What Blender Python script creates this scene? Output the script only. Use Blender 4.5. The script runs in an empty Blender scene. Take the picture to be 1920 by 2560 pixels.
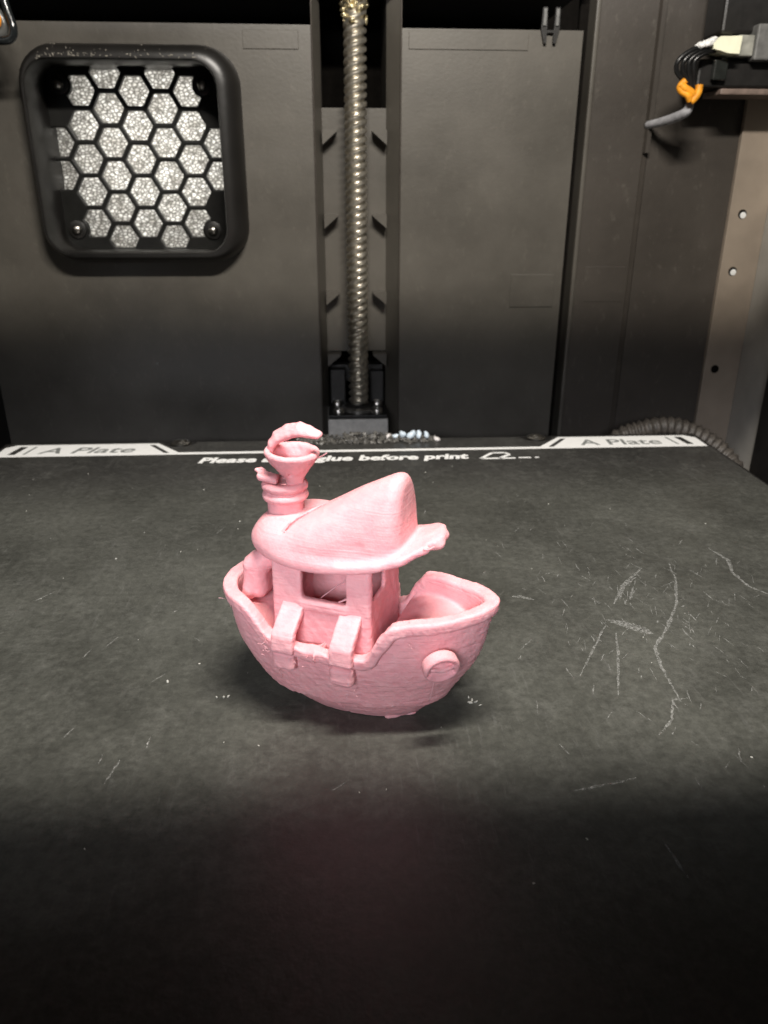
import bpy, bmesh, math, random
import numpy as np
from mathutils import Vector, Matrix
random.seed(7)
MM = 0.001
scene = bpy.context.scene
COL = scene.collection
# ---------- camera ----------
def set_camera():
    h, th, yaw, roll = 86.018*MM, .394926, .059891, .002367
    F = Vector((math.sin(yaw)*math.cos(th), math.cos(yaw)*math.cos(th), -math.sin(th)))
    R = Vector((math.cos(yaw), -math.sin(yaw), 0)); U = R.cross(F)
    R2 = R*math.cos(roll)+U*math.sin(roll); U2 = U*math.cos(roll)-R*math.sin(roll)
    cd = bpy.data.cameras.new('camera'); co = bpy.data.objects.new('camera', cd); COL.objects.link(co)
    m = Matrix((R2, U2, -F)).transposed().to_4x4(); m.translation = (0, 0, h); co.matrix_world = m
    cd.sensor_width = 36; cd.lens = 1922/2560*36; cd.clip_start = .005; cd.clip_end = 20
    cd.dof.use_dof = True; cd.dof.focus_distance = .150; cd.dof.aperture_fstop = 36
    scene.camera = co
set_camera()
scene.view_settings.view_transform = 'Standard'; scene.view_settings.look = 'None'
scene.view_settings.exposure = 0; scene.view_settings.gamma = 1
scene.cycles.use_denoising = True
scene.cycles.max_bounces = 8
# ---------- room light ----------
W = bpy.data.worlds.new('World'); scene.world = W; W.use_nodes = True
W.node_tree.nodes['Background'].inputs[0].default_value = (1, .97, .92, 1)
W.node_tree.nodes['Background'].inputs[1].default_value = .016
def area(name, loc, tgt, sx, sy, power, col):
    l = bpy.data.lights.new(name, 'AREA'); l.shape = 'RECTANGLE'; l.size = sx*MM; l.size_y = sy*MM; l.energy = power; l.color = col
    o = bpy.data.objects.new(name, l); COL.objects.link(o); o.location = Vector(loc)*MM
    o.rotation_euler = (Vector(tgt)-Vector(loc)).to_track_quat('-Z', 'Y').to_euler(); return o
# the printer's chamber lamp (warm, above the door) and the room seen through the open door
area('chamber_lamp', (25, 62, 268), (10, 220, 55), 110, 14, 1.36, (1, .94, .86))
area('room_lamp', (-110, -360, 235), (0, 110, 30), 240, 110, 3.1, (.92, .93, 1))

# added backlight behind the exhaust vent, there to brighten the filter
area('filter_backlight', (-70, 372, 106), (-74, 340, 97), 60, 60, .07, (1, .98, .94)).data.spread = math.radians(95)

# ---------- helpers ----------
def nodes(name):
    m = bpy.data.materials.new(name); m.use_nodes = True
    nt = m.node_tree; return m, nt, nt.nodes, nt.links, nt.nodes['Principled BSDF']
def tex(nt, kind, scale, co=None, detail=3, **k):
    n = nt.nodes.new(kind); n.inputs['Scale'].default_value = scale
    if 'Detail' in n.inputs: n.inputs['Detail'].default_value = detail
    for a, b in k.items():
        if a in n.inputs: n.inputs[a].default_value = b
        else: setattr(n, a, b)
    if co is not None: nt.links.new(co, n.inputs['Vector'])
    return n
def coords(nt, scale=None, rot=None):
    t = nt.nodes.new('ShaderNodeTexCoord').outputs['Object']
    if scale is None: return t
    mp = nt.nodes.new('ShaderNodeMapping'); mp.inputs['Scale'].default_value = scale
    if rot: mp.inputs['Rotation'].default_value = rot
    nt.links.new(t, mp.inputs['Vector']); return mp.outputs[0]
def ramp(nt, src, stops):
    r = nt.nodes.new('ShaderNodeValToRGB'); e = r.color_ramp.elements
    while len(e) < len(stops): e.new(.5)
    for x, (p, c) in zip(e, stops):
        x.position = p; x.color = (c, c, c, 1) if not isinstance(c, tuple) else (*c, 1)
    nt.links.new(src, r.inputs[0]); return r.outputs[0]
def mixc(nt, fac, a, b, mode='MIX'):
    n = nt.nodes.new('ShaderNodeMix'); n.data_type = 'RGBA'; n.blend_type = mode
    for s, v in ((n.inputs[0], fac), (n.inputs[6], a), (n.inputs[7], b)):
        if isinstance(v, bpy.types.NodeSocket): nt.links.new(v, s)
        elif isinstance(v, tuple): s.default_value = (*v, 1)
        else: s.default_value = v
    return n.outputs[2]
def bump(nt, src, dist, strength=1, prev=None):
    b = nt.nodes.new('ShaderNodeBump'); b.inputs['Distance'].default_value = dist; b.inputs['Strength'].default_value = strength
    nt.links.new(src, b.inputs['Height'])
    if prev is not None: nt.links.new(prev, b.inputs['Normal'])
    return b.outputs[0]
def plain(name, col, rough=.5, metal=0., nscale=400, amt=.25, bmp=.00005, spec=.5):
    m, nt, N, L, P = nodes(name)
    c = coords(nt)
    n = tex(nt, 'ShaderNodeTexNoise', nscale, c, 5)
    f = ramp(nt, n.outputs[0], [(.3, 1-amt), (.7, 1+amt)])
    L.new(mixc(nt, 1., col, f, 'MULTIPLY'), P.inputs['Base Color'])
    P.inputs['Roughness'].default_value = rough; P.inputs['Metallic'].default_value = metal
    P.inputs['Specular IOR Level'].default_value = spec
    if bmp:
        n2 = tex(nt, 'ShaderNodeTexNoise', nscale*4, c, 2)
        L.new(bump(nt, n2.outputs[0], bmp), P.inputs['Normal'])
    return m
def tag(o, label=None, cat=None, group=None, kind=None):
    if label: o['label'] = label
    if cat: o['category'] = cat
    if group: o['group'] = group
    if kind: o['kind'] = kind
    return o
def empty(name, loc, label, cat, rz=0, group=None):
    o = bpy.data.objects.new(name, None); COL.objects.link(o); o.location = Vector(loc)*MM; o.rotation_euler.z = rz
    o.empty_display_size = .01
    return tag(o, label, cat, group)
def link(name, me, mat, parent=None, smooth=False):
    o = bpy.data.objects.new(name, me); COL.objects.link(o)
    if mat and not me.materials: me.materials.append(mat)
    if parent: o.parent = parent
    if smooth: me.polygons.foreach_set('use_smooth', [True]*len(me.polygons))
    return o
def pydata(name, V, F, mat, parent=None, smooth=False, off=(0, 0, 0)):
    me = bpy.data.meshes.new(name)
    V = (np.asarray(V, float)-np.asarray(off, float))*MM
    me.from_pydata(V.tolist(), [], [list(map(int, f)) for f in F]); me.update()
    return link(name, me, mat, parent, smooth)
class MB:
    """collects shapes in millimetres; build() makes one mesh object"""
    def __init__(s): s.V = []; s.F = []
    def add(s, V, F):
        k = len(s.V); s.V += [tuple(v) for v in V]; s.F += [[i+k for i in f] for f in F]; return s
    def box(s, a, b, bev=0):
        x0, y0, z0 = a; x1, y1, z1 = b
        if bev <= 0:
            return s.add([(x0, y0, z0), (x1, y0, z0), (x1, y1, z0), (x0, y1, z0), (x0, y0, z1), (x1, y0, z1), (x1, y1, z1), (x0, y1, z1)],
                         [(0, 3, 2, 1), (4, 5, 6, 7), (0, 1, 5, 4), (1, 2, 6, 5), (2, 3, 7, 6), (3, 0, 4, 7)])
        bm = bmesh.new(); bmesh.ops.create_cube(bm, size=1)
        for v in bm.verts: v.co = Vector(((x0+x1)/2+v.co.x*(x1-x0), (y0+y1)/2+v.co.y*(y1-y0), (z0+z1)/2+v.co.z*(z1-z0)))
        bmesh.ops.bevel(bm, geom=list(bm.edges), offset=bev, segments=2, affect='EDGES', profile=.5)
        bm.verts.index_update()
        s.add([v.co[:] for v in bm.verts], [[v.index for v in f.verts] for f in bm.faces]); bm.free(); return s
    def prism(s, poly, ax, a, b):
        """polygon extruded along axis ax (0,1,2) from a to b; poly in the other two axes in order"""
        o = [i for i in range(3) if i != ax]; n = len(poly); V = []
        for t in (a, b):
            for p in poly:
                q = [0, 0, 0]; q[ax] = t; q[o[0]] = p[0]; q[o[1]] = p[1]; V.append(q)
        F = [list(range(n)), list(range(2*n-1, n-1, -1))]+[[(i+1) % n, i, i+n, (i+1) % n+n] for i in range(n)]
        return s.add(V, F)
    def lathe(s, prof, c, ax=2, seg=24, caps=True):
        """prof: (radius, height) pairs round an axis through c"""
        o = [(1, 2), (2, 0), (0, 1)][ax]; V = []
        for r, h in prof:
            for i in range(seg):
                t = 2*math.pi*i/seg; q = list(c); q[ax] += h; q[o[0]] += r*math.cos(t); q[o[1]] += r*math.sin(t); V.append(q)
        F = []
        for j in range(len(prof)-1):
            for i in range(seg):
                F.append([j*seg+i, j*seg+(i+1) % seg, (j+1)*seg+(i+1) % seg, (j+1)*seg+i])
        if caps:
            F.append(list(range(seg))[::-1]); F.append([(len(prof)-1)*seg+i for i in range(seg)])
        return s.add(V, F)
    def tube(s, pts, rad, seg=8, sub=6, caps=True):
        P = [Vector(p) for p in pts]
        if sub > 1 and len(P) > 2:
            Q = []; R = []
            rr = rad if isinstance(rad, (list, tuple)) else [rad]*len(P)
            for i in range(len(P)-1):
                p0, p1, p2, p3 = P[max(i-1, 0)], P[i], P[i+1], P[min(i+2, len(P)-1)]
                for k in range(sub):
                    t = k/sub
                    Q.append(.5*((2*p1)+(p2-p0)*t+(2*p0-5*p1+4*p2-p3)*t*t+(3*p1-p0-3*p2+p3)*t**3)); R.append(rr[i]+(rr[i+1]-rr[i])*t)
            Q.append(P[-1]); R.append(rr[-1]); P = Q
        else: R = rad if isinstance(rad, (list, tuple)) else [rad]*len(P)
        V = []; n = None
        for i, p in enumerate(P):
            d = (P[min(i+1, len(P)-1)]-P[max(i-1, 0)]).normalized()
            if n is None: n = d.orthogonal().normalized()
            n = (n-d*n.dot(d)).normalized(); b = d.cross(n)
            for k in range(seg):
                a = 2*math.pi*k/seg; V.append(tuple(p+(n*math.cos(a)+b*math.sin(a))*R[i]))
        F = [[j*seg+k, j*seg+(k+1) % seg, (j+1)*seg+(k+1) % seg, (j+1)*seg+k] for j in range(len(P)-1) for k in range(seg)]
        if caps: F += [list(range(seg))[::-1], [(len(P)-1)*seg+k for k in range(seg)]]
        return s.add(V, F)
    def blob(s, c, r, sq=(1, 1, 1), jit=.25, rnd=random, sub=1):
        bm = bmesh.new(); bmesh.ops.create_icosphere(bm, subdivisions=sub, radius=1)
        q = Matrix.Rotation(rnd.uniform(0, 6.28), 3, Vector((rnd.uniform(-1, 1), rnd.uniform(-1, 1), rnd.uniform(-1, 1)+.01)).normalized())
        bm.verts.index_update()
        V = [Vector(c)+q@Vector((v.co.x*sq[0], v.co.y*sq[1], v.co.z*sq[2]))*r*(1+rnd.uniform(-jit, jit)) for v in bm.verts]
        s.add(V, [[v.index for v in f.verts] for f in bm.faces]); bm.free(); return s
    def build(s, name, mat, parent=None, smooth=False, off=(0, 0, 0), sharp=None):
        o = pydata(name, s.V, s.F, mat, parent, smooth, off)
        if sharp is not None: o.data.set_sharp_from_angle(angle=math.radians(sharp))
        return o
# ---------- signed-distance modelling ----------
def surface_nets(F, org, h):
    nx, ny, nz = F.shape
    S = F < 0
    c = np.zeros((nx-1, ny-1, nz-1), np.int8)
    for i in (0, 1):
        for j in (0, 1):
            for k in (0, 1):
                c += S[i:nx-1+i, j:ny-1+j, k:nz-1+k]
    act = np.argwhere((c > 0) & (c < 8))
    idx = -np.ones(c.shape, np.int32)
    idx[act[:, 0], act[:, 1], act[:, 2]] = np.arange(len(act))
    acc = np.zeros((len(act), 3)); cnt = np.zeros(len(act))
    corners = [(i, j, k) for i in (0, 1) for j in (0, 1) for k in (0, 1)]
    for a in range(8):
        for b in range(a+1, 8):
            ca, cb = np.array(corners[a]), np.array(corners[b])
            if abs(ca-cb).sum() != 1: continue
            fa = F[tuple((act+ca).T)]; fb = F[tuple((act+cb).T)]
            m = (fa < 0) != (fb < 0)
            t = np.where(m, fa/np.where(m, fa-fb, 1), 0)
            acc += m[:, None]*(ca+(cb-ca)*t[:, None]); cnt += m
    V = (act+acc/cnt[:, None])*h+np.array(org)
    Q = []
    for ax in range(3):
        o = [d for d in range(3) if d != ax]
        sl0 = [slice(None)]*3; sl1 = [slice(None)]*3
        sl0[ax] = slice(0, -1); sl1[ax] = slice(1, None)
        e = np.argwhere(S[tuple(sl0)] != S[tuple(sl1)])
        ok = np.all([(e[:, d] > 0) & (e[:, d] < F.shape[d]-1) for d in o], axis=0)
        e = e[ok]
        inside = S[tuple(e.T)]
        d1 = np.zeros(3, int); d1[o[0]] = -1
        d2 = np.zeros(3, int); d2[o[1]] = -1
        q = np.stack([idx[tuple((e+d).T)] for d in (0*d1, d1, d1+d2, d2)], 1)
        flip = inside if ax != 1 else ~inside
        q[~flip] = q[~flip][:, ::-1]
        Q.append(q)
    Q = np.concatenate(Q); Q = Q[(Q >= 0).all(1)]
    return V, Q
def grid(lo, hi, h):
    ax = [np.arange(l, u+h, h, dtype=np.float32) for l, u in zip(lo, hi)]
    return np.meshgrid(*ax, indexing='ij')
def sdf_mesh(fn, lo, hi, h, smooth=1):
    X, Y, Z = grid(lo, hi, h)
    F = fn(X, Y, Z).astype(np.float32)
    for a in range(3):          # close the mesh at the grid's edge
        s = [slice(None)]*3
        for e in (0, -1):
            s[a] = e; F[tuple(s)] = np.maximum(F[tuple(s)], h*.5)
    V, Q = surface_nets(F, lo, h)
    for _ in range(smooth):
        A = np.zeros_like(V); n = np.zeros(len(V))
        for a in range(4):
            for b in (1, 3):
                np.add.at(A, Q[:, a], V[Q[:, (a+b) % 4]]); np.add.at(n, Q[:, a], 1)
        V = V*.5+.5*A/np.maximum(n, 1)[:, None]
    return V, Q
def smin(a, b, k):
    h = np.clip(.5+.5*(b-a)/k, 0, 1); return b*(1-h)+a*h-k*h*(1-h)
def smax(a, b, k): return -smin(-a, -b, k)
def sbox(X, Y, Z, c, s, r=.3):
    qx, qy, qz = abs(X-c[0])-s[0]+r, abs(Y-c[1])-s[1]+r, abs(Z-c[2])-s[2]+r
    return np.sqrt(np.maximum(qx, 0)**2+np.maximum(qy, 0)**2+np.maximum(qz, 0)**2)+np.minimum(np.maximum(np.maximum(qx, qy), qz), 0)-r
def ell(X, Y, Z, c, s):
    x, y, z = X-c[0], Y-c[1], Z-c[2]
    k0 = np.sqrt((x/s[0])**2+(y/s[1])**2+(z/s[2])**2)+1e-6
    k1 = np.sqrt((x/s[0]**2)**2+(y/s[1]**2)**2+(z/s[2]**2)**2)+1e-6
    return k0*(k0-1)/k1
def cap(X, Y, Z, a, b, ra, rb):
    a = np.array(a, float); b = np.array(b, float); d = b-a
    t = np.clip(((X-a[0])*d[0]+(Y-a[1])*d[1]+(Z-a[2])*d[2])/(d@d), 0, 1)
    return np.sqrt((X-a[0]-t*d[0])**2+(Y-a[1]-t*d[1])**2+(Z-a[2]-t*d[2])**2)-(ra+(rb-ra)*t)
def lump(X, Y, Z, s, seed=0):
    r = np.random.RandomState(seed); f = 0
    for _ in range(6):
        k = r.normal(size=3); k /= np.linalg.norm(k)
        f = f+np.sin((X*k[0]+Y*k[1]+Z*k[2])*s*r.uniform(.7, 1.6)+r.uniform(0, 6.3))
    return f/6
def rough(X, Y, Z, a=1.):
    return 1.35*a*(.045*lump(X, Y, Z, 3.2, 91)+.045*lump(X, Y, Z, 6.0, 92)+.02*np.sin(Z*2*np.pi/.62+X*.2))
# ---------- the boat, millimetres, x to the bow, y to the far side ----------
ZK = [-1, 0, 1.5, 3.9, 8, 13, 18, 25, 27]
UB = [11.6, 12.4, 13.8, 15.8, 18.2, 21.3, 22.9, 23.8, 23.9]
US = [-9.5, -10.5, -12.8, -15.8, -19.2, -22.0, -23.2, -23.6, -23.6]
BB = [5.0, 5.6, 6.7, 8.1, 9.4, 10.7, 11.3, 11.5, 11.5]
def cub(x, xk, yk):
    m = np.gradient(yk, xk); i = np.clip(np.searchsorted(xk, x)-1, 0, len(xk)-2)
    xk = np.array(xk, float); yk = np.array(yk, float)
    w = xk[i+1]-xk[i]; t = np.clip((x-xk[i])/w, 0, 1)
    return ((2*t**3-3*t*t+1)*yk[i]+(t**3-2*t*t+t)*w*m[i]+(-2*t**3+3*t*t)*yk[i+1]+(t**3-t*t)*w*m[i+1])
def hull_d(X, Y, Z):
    ub, us, b = cub(Z, ZK, UB), cub(Z, ZK, US), cub(Z, ZK, BB)
    um = -3.0+3*np.clip(1-Z/8, 0, 1)
    s = np.where(X > um, (X-um)/(ub-um), (um-X)/(um-us))
    n = np.where(X > um, 2.0, 3.0); m = np.where(X > um, 1.7, 2.3)
    G = (np.abs(s)+1e-4)**n+(np.abs(Y)/b+1e-4)**m
    k = 2.1
    F = G**(1/k)-1
    if min(F.shape) > 2:
        h = float(X[1, 0, 0]-X[0, 0, 0])
        gx, gy, gz = np.gradient(F, h)
        F = F/np.maximum(np.sqrt(gx*gx+gy*gy+gz*gz), .02)
    else: F = F*b
    return np.clip(F, -6, 6)
RU = [-25, -20, -16.5, -14.5, -12.5, -10.5, -8, 2, 4.5, 6.2, 8.2, 10, 12, 16, 21, 26]
RZ = [22.8, 22.6, 22.0, 20.3, 18.2, 17.1, 16.8, 16.2, 16.2, 17.0, 20.2, 22.6, 23.3, 23.6, 24.4, 25.2]
def zr(x): return cub(x, RU, RZ)
def deck(x): return cub(x, [-25, -14, -12.5, 4, 6.6, 6.9, 7.3, 26], [17.2, 17, 14.8, 14.6, 15, 17.6, 17.9, 18.4])
def f_hull(X, Y, Z):
    H = hull_d(X, Y, Z)
    Ho = H+np.clip((4.7+.25*np.sin(X*.8)-Z)/.12, 0, 1)*1.0+.05*lump(X, Y, Z, 1.1, 3)+rough(X, Y, Z, 1.5)
    for zk, a, b in ((20.6, 14, .14), (19.2, 18, .16), (17.9, 19.5, .15), (13.6, 17, .14), (11.4, 12, .1), (9.2, 8, .12), (6.4, 2, .12), (5.2, 10, .12)):
        Ho = Ho+b*np.exp(-((Z-zk-.12*np.sin(X*.9+zk))/.16)**2)*np.clip((X-a)/2, 0, 1)*(.5+.5*np.sin(X*1.7+zk*3))
    d = smax(smax(Ho, Z-zr(X)+.6, .5), -Z, .3)
    cav = smax(H+1.7, deck(X)-Z+.1*lump(X, Y, Z, 2.5, 5), .6)
    return smax(d, -cav, .35)
def f_rim(X, Y, Z):
    H = hull_d(X, Y, Z)
    e = .05; sl = (zr(X+e)-zr(X-e))/(2*e)
    dz = (Z-zr(X)+1.05+.22*np.sin(X*1.15+Y)*np.clip(1.5-abs(X+2)/9, 0, 1))/np.sqrt(1+sl*sl)
    q1, q2 = abs(H+.35)-.75, abs(dz)-.55
    d = np.sqrt(np.maximum(q1, 0)**2+np.maximum(q2, 0)**2)+np.minimum(np.maximum(q1, q2), 0)-.55
    return d+.07*lump(X, Y, Z, 1.2, 8)+rough(X, Y, Z)
def f_cabin(X, Y, Z):
    o = sbox(X, Y, Z, (-3.7, 0, 22.5), (8.9, 7.6, 9.3), .8)
    i = sbox(X, Y, Z, (-3.4, 0, 22.5), (7.8, 6.2, 12), .5)
    w = sbox(X, Y, Z, (-3.1, 0, 26.6), (3.95, 12, 3.2), .5)
    fw = sbox(X, Y, Z, (5, -3.3, 27.7), (4, 2.8, 3.2), .5)
    d = smax(o, -i, .3); d = smax(d, -w, .4); d = smax(d, -fw, .4)
    for s in (-1, 1): d = smin(d, sbox(X, Y, Z, (-3.1, s*7.45, 22.4), (4.3, .45, .7), .3), .8)
    return d+.05*lump(X, Y, Z, 1.6, 11)+rough(X, Y, Z)
def roof_mid(X, Y):
    return cub(X, [-22, -19, -13, -6, 0, 5, 10, 14, 19], [31.6, 31.4, 31.2, 31.0, 31.2, 32.0, 33.4, 34.9, 35.7])-.012*Y*Y
def f_roof(X, Y, Z):
    # drooping brim
    uc, L = -1.3, 16.6
    s = (X-uc)/L
    w = 8.7+.5*np.clip(s, 0, 1)
    G = (abs(s)**2.6+(abs(Y)/w)**2.4+1e-6)**(1/2.5)-1
    e = G*8.6+.4*np.clip(s, 0, 1)*lump(X, Y, Z*0, 1.3, 21)
    dz = (Z-roof_mid(X, Y))*.94
    q1, q2 = e+.5, abs(dz)-.22
    br = np.sqrt(np.maximum(q1, 0)**2+np.maximum(q2, 0)**2)+np.minimum(np.maximum(q1, q2), 0)-.5
    # bulge at the stern end
    st = ell(X, Y, Z, (-12.4, 0, 32.4), (5.6, 7.2, 3.9))
    d = smin(br, st, 2.5)
    d = smin(d, ell(X, Y, Z, (-9.4, 5.2, 34.0), (5.6, 3.4, 1.7)), 1.0)
    # sloping dome: rises to the bow, cut off at its front
    zb = 30.6
    Hz = np.maximum(cub(X, [-19, -14, -12, -3.8, 2, 5.5, 8.5, 12], [.5, 1.9, 3.6, 8.3, 11.7, 13.5, 14.9, 15.8]), .3)
    wy = np.maximum(cub(X, [-19, -14, -10, -4, 2, 7, 10, 14], [1.5, 3.6, 6.0, 7.4, 6.9, 6.4, 6.2, 6.2]), .4)
    yc = cub(X, [-16, -10, -2, 10], [-2.4, -1.6, -.7, -.5])
    F = ((np.abs(Y-yc)/wy)**2.35+(np.maximum(Z-zb, 0)/Hz)**2.5+1e-6)**.41-1
    h = float(X[1, 0, 0]-X[0, 0, 0]); gx, gy, gz = np.gradient(F, h)
    dm = np.clip(F/np.maximum(np.sqrt(gx*gx+gy*gy+gz*gz), .06), -5, 5)
    dm = smax(dm, (X-9.3)+.06*(Z-40)+.012*Y*Y, 2.5)
    dm = smax(dm, roof_mid(X, Y)-.5-Z, .4)
    dm = smax(dm, -13.8-X, 1.2)
    dm = dm+.25*np.exp(-((X-3.2)**2+(Y+6.6)**2+(Z-34)**2)/1.6)+.16*np.exp(-((X-1)**2+(Y+6.8)**2+(Z-33.6)**2)/1.)
    k = np.where((Y > -4) & (X < -6), .35, np.clip(1.6-.12*(X+4), .9, 1.8))
    d = smin(d, dm, k)
    P = [(-10.9, -6.6, 34.3), (-10.5, -6.0, 34.8), (-9.9, -4.8, 35.6), (-9.3, -3.3, 36.1), (-8.1, -2.6, 36.9), (-7.0, -1.4, 37.5), (-5.6, 0, 38.2)]
    R = [.15, .5, .7, .85, .9, .9, .6]
    for i in range(len(P)-1):
        for dy, dz, q in ((0, -.1, .75), (.35, -.9, .6), (.6, -1.7, .45)):
            d = smax(d, -cap(X, Y-dy, Z-dz, P[i], P[i+1], R[i]*q, R[i+1]*q), .12)
    # ragged lip at the front
    for c, q in (((14.3, -2.0, 34.4), (1.4, 1.5, .8)), ((14.4, .6, 34.8), (1.2, 2.0, .6))): d = smin(d, ell(X, Y, Z, c, q), .6)
    d = smax(d, -cap(X, Y, Z, (14.6, -4.4, 33), (13.5, -3.8, 37), .5, .4), .3)+.12*lump(X, Y, Z*0, 2.6, 77)*np.clip((X-9)/4, 0, 1)
    return d+.05*lump(X, Y, Z, .9, 23)+rough(X, Y, Z, .25)
def f_stack(X, Y, Z):
    r = np.sqrt((X+13.1)**2+(Y-.2)**2)
    d = smax(r-3.05, abs(Z-34.5)-4, .3)
    return d+.05*lump(X, Y, Z, 1.5, 31)+rough(X, Y, Z)
def f_collar(X, Y, Z):
    r = np.sqrt((X+13.1)**2+(Y-.2)**2)
    d = smax(abs(r-2.6)-.6, abs(Z-39.3)-1.6, .3)
    for zz in (38.5, 40.3):
        q = np.sqrt((r-3.2)**2+(Z-zz)**2)-.75
        d = smin(d, q, .35)
    d = smin(d, smax(r-2.6, abs(Z-40)-.4, .2), .2)
    return d+.06*lump(X, Y, Z, 2, 33)+rough(X, Y, Z)
def f_cup(X, Y, Z):
    x, y = X+11.2+.06*(Z-41), Y-.1
    r = np.sqrt(x*x+y*y)
    R = cub(Z, [40, 41.3, 43, 45, 47], [1.5, 1.45, 2.55, 4.0, 4.6])
    d = smax(abs(r-R+.55)*.85-.5, abs(Z-43.4-.05*y)-2.9, .35)
    d = smin(d, smax(r-R, abs(Z-40.9)-.9, .3), .3)
    d = smax(d, -ell(X, Y, Z, (-13.1, -1.0, 41.9), (.95, 1.2, .75)), .3)
    d = smax(d, -ell(X, Y, Z, (-10.6, -2.4, 42.9), (.5, .6, .35)), .2)
    d = d+.16*lump(X, Y, Z, 2.6, 39)*np.clip(1.6-abs(Z-42)/1.6, 0, 1)
    rim = np.sqrt((r-4.0)**2+(Z-46.1+.06*x)**2)-.55
    d = smin(d, rim, .4)
    return d+.08*lump(X, Y, Z, 1.7, 37)+rough(X, Y, Z)
def f_hood(X, Y, Z):
    A = np.array([(-15.3, .3, 45.8), (-15.2, .6, 47.4), (-14.4, .8, 48.8), (-12.5, .9, 50.0), (-10.0, .8, 50.7), (-8.2, .6, 50.4), (-6.2, .3, 49.8)])
    I = np.array([(-14.9, -1.2, 46.0), (-14.2, -1.4, 47.2), (-13.0, -1.2, 48.1), (-11.4, -1.0, 48.7), (-10.0, -.9, 49.2), (-8.4, -.9, 49.5), (-6.6, -.7, 49.3)])
    rr = [.55, .6, .62, .62, .58, .5, .35]
    d = None
    for t in (0, .28, .55, .8):
        P = A*(1-t)+I*t; P[1:5] += np.array([0, -.25, .35])*(4*t*(1-t))
        for i in range(6):
            q = cap(X, Y, Z, P[i], P[i+1], rr[i], rr[i+1])
            d = q if d is None else smin(d, q, .25)
    return d+.07*lump(X, Y, Z, 1.4, 41)+rough(X, Y, Z, .8)
def f_ledge(X, Y, Z):
    d = sbox(X+.35*(Y+1), Y, Z+.12*X, (-15.4, -1.6, 40.0), (1.9, 1.4, .6), .5)
    d = smin(d, ell(X, Y, Z, (-17.4, -.6, 42.6), (.8, .7, .4)), .5)
    return d+.25*lump(X, Y, Z, 2.2, 43)
def make_strap(uc, zc, sg):
    def f(X, Y, Z):
        x = X-uc; Y = Y*sg
        def pl(a, b, w, t):      # plank from (y,z) a to b
            dy, dz = b[0]-a[0], b[1]-a[1]; L = np.hypot(dy, dz); ey, ez = dy/L, dz/L
            py, pz = Y-(a[0]+b[0])/2, Z-zc-(a[1]+b[1])/2
            return sbox(x, py*ey+pz*ez, -py*ez+pz*ey, (0, 0, 0), (w, L/2, t), .3)
        d = pl((7.0, 22.0), (11.9, 18.3), 2.0, .75)
        d = smin(d, pl((11.9, 18.6), (12.2, 15.4), 2.0, .7), .5)
        return d+.05*lump(X, Y, Z, 1.3, 51)+rough(X, Y, Z)
    return f
def make_knob(uc, zc, sg):
    def f(X, Y, Z):
        return sbox(X, Y*sg, Z, (uc, 11.0, zc), (2.05, 1.5, 1.75), .8)+.08*lump(X, Y, Z, 1.5, 57)+rough(X, Y, Z)
    return f
def make_hawse(sg):
    def f(X, Y, Z):
        Y = Y*sg
        n = np.array([.55, .78, -.30]); n /= np.linalg.norm(n)
        e1 = np.array([.82, -.57, 0]); e1 /= np.linalg.norm(e1); e2 = np.cross(n, e1); e2 *= np.sign(e2[2])
        px, py, pz = X-HC[0], Y-HC[1], Z-HC[2]
        h, a, b = px*n[0]+py*n[1]+pz*n[2], px*e1[0]+py*e1[1], px*e2[0]+py*e2[1]+pz*e2[2]
        r = np.sqrt(a*a+(b*1.02)**2)
        d = smax(r-2.95, abs(h+.3)-1.0+.02*r*r, .5)
        rg = np.sqrt((r-2.5)**2+(h-.62)**2)-.48
        d = smin(d, rg, .4)
        g1 = np.sqrt(np.maximum(abs(a)-1.3, 0)**2+(b-.95+.22*a*a*.6)**2+(h-.8)**2)-.62
        d = smax(d, -g1, .25)
        lip = np.sqrt(np.maximum(abs(a)-1.5, 0)**2+(b-.15+.18*np.cos(a*2.2))**2+(h-.85)**2)-.4
        d = smin(d, lip, .3)
        g2 = np.sqrt(np.maximum(abs(a)-1.9, 0)**2+(b+.75+.18*np.cos(a*2.2))**2+(h-.85)**2)-.5
        return smax(d, -g2, .25)+.05*lump(X, Y, Z, 1.6, 61)
    return f
HC = (17.6, 9.1, 16.7)
def f_post(X, Y, Z):
    d = sbox(X, Y, Z, (-17.9, -2.3, 23.6), (2.2, 2.6, 3.9), 1.7)
    d = smin(d, cap(X, Y, Z, (-17.3, -2, 26.2), (-13, -1, 29), 1.9, 2.6), 1.2)
    d = smin(d, cap(X, Y, Z, (-19.0, -4.3, 20.6), (-18.8, -3.9, 22.6), 1.15, .9), .5)
    return d+.08*lump(X, Y, Z, 1.3, 71)+rough(X, Y, Z)
def f_flake(X, Y, Z):
    d = cap(X, Y, Z*1.6, (7.0, -3.2, .4), (10.8, -.9, .6), .75, .5)*.7
    return d+.14*lump(X, Y, Z*.3, 2.2, 75)
SPEC = [('hull', f_hull, (-25, -13, -.6), (26.5, 13, 26)), ('gunwale', f_rim, (-26, -14, 13), (27, 14, 27)),
        ('cabin', f_cabin, (-14, -9.5, 13), (8, 9.5, 33)), ('roof', f_roof, (-22, -12, 26), (18, 12, 47)),
        ('chimney', f_stack, (-17, -4, 30), (-9, 5, 39)), ('collar', f_collar, (-18, -5, 36.5), (-8, 6, 42)),
        ('funnel', f_cup, (-17, -6, 39.5), (-5, 6, 47.5)), ('hood', f_hood, (-18, -4, 43), (-4, 5, 53)),
        ('stern_post', f_post, (-22, -8, 17.5), (-9, 3, 33)), ('flake', f_flake, (4, -4, -.2), (13, 3, 1.5)), ('broken_ledge', f_ledge, (-20, -5, 39.5), (-11, 3, 44.5))]
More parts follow.
